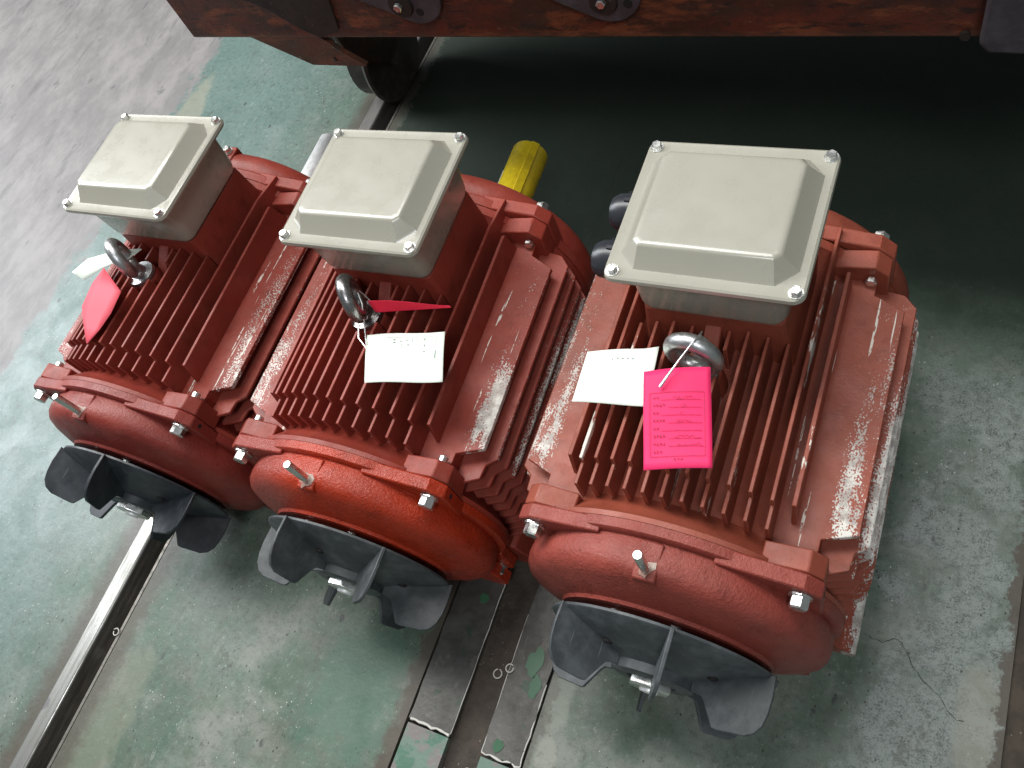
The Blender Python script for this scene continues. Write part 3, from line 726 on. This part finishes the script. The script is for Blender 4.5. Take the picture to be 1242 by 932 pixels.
    revolve(bm, [(.895, -.435), (.918, -.435), (.92, -.455), (.90, -.470), (.66, -.55), (.42, -.62), (.34, -.65), (.335, -.72), (.30, -.735), (.20, -.735), (.20, -.62), (.34, -.60), (.64, -.53), (.875, -.45)], 96, 'y', (0, 0, H))
    fan = new_obj('cooling_fan', bm, MAT['fan%d' % i], root, smooth=50)
    for k in range(6):
        t = ph+2*math.pi*k/6
        prof = [(.955, -.437), (.965, -.60), (.957, -.72), (.935, -.81), (.89, -.875), (.82, -.912), (.61, -.93), (.57, -.925), (.46, -.755), (.43, -.725), (.34, -.715), (.34, -.62), (.64, -.54)]
        bm = bmesh.new(); prism(bm, prof, 0, -.016, .016)
        for v in bm.verts:
            r0, yy, tt = v.co.y, v.co.z, v.co.x
            v.co = Vector((r0*math.cos(t)-tt*math.sin(t), yy, H+r0*math.sin(t)+tt*math.cos(t)))
        new_obj('fan_blade', bm, MAT['fan%d' % i], fan, bevel=.006)
    bm = bmesh.new(); hexhead(bm, (0, -.70, H), .185, .10, 'y-', 1.15, .3); new_obj('hub_nut', bm, MAT['zinc'], fan, bevel=.008)
    bm = bmesh.new(); revolve(bm, [(.07, -.82), (.08, -.80), (.08, -.70)], 20, 'y', (0, 0, H)); new_obj('shaft_end', bm, MAT['chrome'], fan, smooth=40)
    for a in (38, 142, 250):
        t = math.radians(a)+ph-math.pi/2; bm = bmesh.new()
        revolve(bm, [(.0, 0), (.034, 0), (.040, .004), (00.045, .02)], 16, 'y', (.52*math.cos(t), -.606, H+.52*math.sin(t))); new_obj('balance_hole', bm, MAT['dark_hole'], fan)
    return root
roots = {i: make_motor(i) for i in (1, 2, 3)}

def at(i, p):
    x, y, z = p; a = POS[i][2]
    return Vector((POS[i][0]+x*math.cos(a)-y*math.sin(a), POS[i][1]+x*math.sin(a)+y*math.cos(a), z))
# yellow sleeve on the middle shaft
o = empty('shaft_sleeve', at(2, (.06, 3.9, 1.25)), POS[2][2]); tag(o, 'yellow plastic protective sleeve over the drive shaft of the middle motor', 'shaft cover')
bm = bmesh.new(); revolve(bm, [(.215, -.55), (.215, .66), (.205, .68), (.0, .68)], 40, 'y'); new_obj('sleeve_tube', bm, MAT['yellow'], o, smooth=40)
bm = bmesh.new(); box(bm, -.05, .05, -.5, .67, .18, .24); new_obj('key_ridge', bm, MAT['yellow'], o, bevel=.01).rotation_euler = (0, math.radians(35), 0)

# ------------------------------------------------------------------ tags
def card(i, corners, mat, name, label, cat, curl=None, thick=.004, nu=14, nv=14):
    """corners: p00,p10,p11,p01 in motor coordinates; curl(u,v)->dz"""
    q = [at(i, c) for c in corners]; org = (q[0]+q[1]+q[2]+q[3])/4
    rt = empty(name, org); tag(rt, label, cat)
    bm = bmesh.new(); G = []
    def pos(u, v):
        p = (q[0]*(1-u)*(1-v)+q[1]*u*(1-v)+q[2]*u*v+q[3]*(1-u)*v)-org
        if curl: p = p+Vector((0, 0, curl(u, v)))
        return p
    for a in range(nu+1): G.append([bm.verts.new(pos(a/nu, b_/nv)) for b_ in range(nv+1)])
    for a in range(nu):
        for b_ in range(nv): bm.faces.new((G[a][b_], G[a+1][b_], G[a+1][b_+1], G[a][b_+1]))
    ob = new_obj('card', bm, mat, rt, smooth=60)
    s = ob.modifiers.new('thick', 'SOLIDIFY'); s.thickness = thick*S
    return rt, pos, (q, org)
def strokes(rt, pos, lines, mat, wd, name='print_marks', lift=.006):
    bm = bmesh.new()
    for ln in lines:
        P_ = [pos(u, v)+Vector((0, 0, lift)) for u, v in ln]
        for a, b_ in zip(P_[:-1], P_[1:]):
            d = (b_-a)
            if d.length < 1e-6: continue
            n_ = Vector((-d.y, d.x, 0)).normalized()*wd/2
            bm.faces.new([bm.verts.new(x) for x in (a-n_, b_-n_, b_+n_, a+n_)])
    return new_obj(name, bm, mat, rt)
def seg(a, b, n=8): return [(a[0]+(b[0]-a[0])*k/n, a[1]+(b[1]-a[1])*k/n) for k in range(n+1)]
def glyph(u, v, w_, h_, rn):
    L = []
    for _ in range(2): yy = v+h_*rn.uniform(0, 1); L.append([(u, yy), (u+w_, yy)])
    for _ in range(2): xx = u+w_*rn.uniform(.1, .9); L.append([(xx, v), (xx, v+h_)])
    L.append([(u+w_*.5, v+h_*.5), (u+w_*rn.uniform(0, 1), v)])
    return L
def scrawl(u, v, w_, h_, rn, n=14): return [[(u+w_*k/n, v+h_*rn.uniform(-.5, .9)) for k in range(n+1)]]
# pink card on the right motor (u across, v from top to bottom)
rt, pos, _ = card(3, [(-.305, 1.10, 2.96), (.15, 1.22, 2.96), (.335, .515, 2.88), (-.115, .40, 2.88)], MAT['pink'], 'inspection_card',
                  'bright pink printed form card tied to the lifting eye of the right motor', 'tag', lambda u, v: .02*math.sin(u*3)+.012*math.sin(v*5+u*2))
rn = random.Random(11); L = []
u0, u1, v0, v1 = .10, .90, .25, .88
for a, b_ in (((u0, v0), (u1, v0)), ((u1, v0), (u1, v1)), ((u1, v1), (u0, v1)), ((u0, v1), (u0, v0))): L.append(seg(a, b_))
for r_i, nch in enumerate((2, 4, 2, 4, 2, 4, 4, 3)):
    vb = v0+.075+r_i*.076
    for c_ in range(nch): L += glyph(u0+.05+c_*(.05 if nch < 3 else .047), vb-.035, .032, .024, rn)
    if r_i < 7: L.append(seg((u0+.07+nch*.05, vb), (u1-.04, vb)))
    if r_i in (0, 1, 2, 3, 5, 6): L += scrawl({0: .45, 1: .56, 2: .55, 3: .5, 5: .45, 6: .5}[r_i], vb-.02, {0: .28, 1: .08, 2: .04, 3: .22, 5: .38, 6: .38}[r_i], .028, rn, {1: 5, 2: 3}.get(r_i, 16))
for c_ in range(3): L += glyph(.45+c_*.05, .90, .03, .02, rn)
strokes(rt, pos, L, MAT['ink'], .0035)
bm = bmesh.new(); c0 = pos(.42, .10)
tube(bm, [c0+Vector((-.05, -.10, .02)), c0+Vector((.0, .02, .05)), c0+Vector((.05, .12, .09)), c0+Vector((.10, .22, .12)), c0+Vector((.14, .30, .13)), c0+Vector((.18, .33, .02))], [.014, .010, .007, .006, .006, .006], 8)
new_obj('tie_wire', bm, MAT['wire'], rt, smooth=60)
bm = bmesh.new(); org = _[1]
tube(bm, [at(3, (-.08, 1.33, 2.80))-org, at(3, (-.05, 1.29, 2.98))-org, at(3, (.02, 1.33, 3.10))-org, at(3, (.04, 1.44, 3.06))-org, at(3, (-.02, 1.48, 2.85))-org], .006, 6); new_obj('tie_wire', bm, MAT['wire'], rt, smooth=60)
# white card on the right motor
rt, pos, _ = card(3, [(-.86, 1.30, 2.73), (-.31, 1.42, 2.76), (-.27, .93, 2.76), (-.84, .86, 2.72)], MAT['white'], 'paper_tag',
                  'blank-looking white paper tag left of the pink card on the right motor', 'tag', lambda u, v: .015*math.sin(u*4+v)+.03*(u > .8)*(u-.8)*5*(1-v))
rn = random.Random(5); L = []
for c_ in range(5): L += glyph(.38+c_*.07, .17+.012*rn.uniform(-1, 1), .03, .03, rn)
strokes(rt, pos, L, MAT['inkg'], .003)
# white card on the middle motor
rt, pos, _ = card(2, [(.135, 1.135, 2.735), (.87, 1.27, 2.76), (1.03, .815, 2.76), (.315, .69, 2.74)], MAT['white'], 'paper_tag',
                  'white printed paper tag with clipped corner lying on the fins of the middle motor', 'tag', lambda u, v: .012*math.sin(u*6)+.008*math.sin(v*4))
rn = random.Random(8); L = []
L.append(seg((.25, .10), (.88, .08))); L.append(seg((.90, .08), (.90, .24)))
for uu in (.60, .68): L.append(seg((uu, .13), (uu, .28)))
for c_ in range(3): L += glyph(.74, .12+c_*.13, .025, .04, rn)
for c_ in range(2): L += glyph(.36, .14+c_*.06, .035, .03, rn)
L += glyph(.44, .17, .04, .02, rn); L += glyph(.52, .14, .02, .03, rn); L += glyph(.54, .24, .02, .03, rn)
L.append(seg((.47, .22), (.47, .35), 3)); L += scrawl(.88, .40, .02, .2, rn, 6)
for c_ in range(4): L += glyph(.38+c_*.10, .78-.03*c_, .012, .012, rn)
strokes(rt, pos, L, MAT['inkg'], .0035)
org = _[1]
bm = bmesh.new(); tube(bm, [at(2, (-.05, 1.33, 2.75))-org, at(2, (.02, 1.25, 2.78))-org, at(2, (.09, 1.08, 2.77))-org, at(2, (.20, 1.00, 2.752))-org], .006, 6); new_obj('tie_wire', bm, MAT['wire'], rt, smooth=60)
bm = bmesh.new(); tube(bm, [at(2, (.02, 1.42, 2.95))-org, at(2, (.07, 1.35, 2.90))-org, at(2, (.10, 1.22, 2.80))-org, at(2, (.18, 1.04, 2.752))-org], .006, 6); new_obj('tie_wire', bm, MAT['wire'], rt, smooth=60)
# pink ribbon-like card seen edge-on on the middle motor
rt, pos, _ = card(2, [(.04, 1.43, 2.81), (.83, 1.51, 2.80), (.84, 1.50, 2.765), (.10, 1.38, 2.71)], MAT['redpink'], 'inspection_card',
                  'pink card standing on edge beside the tarnished lifting eye of the middle motor', 'tag', lambda u, v: .02*math.sin(u*5)*(1-v))
bm = bmesh.new(); org = _[1]
tube(bm, [at(2, (-.02, 1.47, 2.90))-org, at(2, (.02, 1.46, 2.86))-org, at(2, (.08, 1.43, 2.79))-org], .006, 6); new_obj('tie_wire', bm, MAT['wire'], rt, smooth=60)
# left motor: pink card curling down and white card in two curls
rt, pos, _ = card(1, [(-.38, 1.27, 2.80), (-.03, 1.08, 2.80), (-.14, .74, 2.74), (-.52, .90, 2.70)], MAT['pink'], 'inspection_card',
                  'faded pink card curling off the lifting eye of the left motor, pointed end down', 'tag')
bpy.data.objects.remove(rt.children[0])
bm = bmesh.new()
row = [((-.42, 1.30, 2.80), (-.32, 1.24, 2.80)), ((-.415, 1.08, 2.82), (.05, 1.04, 2.83)), ((-.40, .82, 2.79), (.05, .80, 2.80)), ((-.26, .62, 2.75), (-.02, .62, 2.76)), ((-.12, .46, 2.735), (-.10, .46, 2.735))]
org = _[1]
V = [[bm.verts.new(at(1, tuple(a_[j]*(1-k/4)+b_[j]*k/4 for j in range(3)))-org) for k in range(5)] for a_, b_ in row]
for a_ in range(len(V)-1):
    for k in range(4): bm.faces.new((V[a_][k], V[a_][k+1], V[a_+1][k+1], V[a_+1][k]))
MAT['pinkf'] = paper('faded_pink_card', (.86, .12, .16))
ob = new_obj('card', bm, MAT['pinkf'], rt, smooth=80); s_ = ob.modifiers.new('t', 'SOLIDIFY'); s_.thickness = .004*S
rt = empty('paper_tag', at(1, (-.6, 1.4, 2.7))); tag(rt, 'white paper tag curled through the lifting eye of the left motor', 'tag'); org = at(1, (-.6, 1.4, 2.7))
bm = bmesh.new()
row = [((-.86, 1.20, 2.78), (-.64, 1.14, 2.76)), ((-.72, 1.38, 2.80), (-.44, 1.29, 2.80)), ((-.52, 1.47, 2.80), (-.32, 1.37, 2.80)), ((-.42, 1.53, 2.80), (-.13, 1.41, 2.83)), ((-.07, 1.585, 2.80), (-.06, 1.575, 2.80))]
V = [[bm.verts.new(at(1, tuple(a_[j]*(1-k/4)+b_[j]*k/4 for j in range(3)))-org) for k in range(5)] for a_, b_ in row]
for a_ in range(len(V)-1):
    for k in range(4): bm.faces.new((V[a_][k], V[a_][k+1], V[a_+1][k+1], V[a_+1][k]))
ob = new_obj('card', bm, MAT['white'], rt, smooth=80); s_ = ob.modifiers.new('t', 'SOLIDIFY'); s_.thickness = .004*S
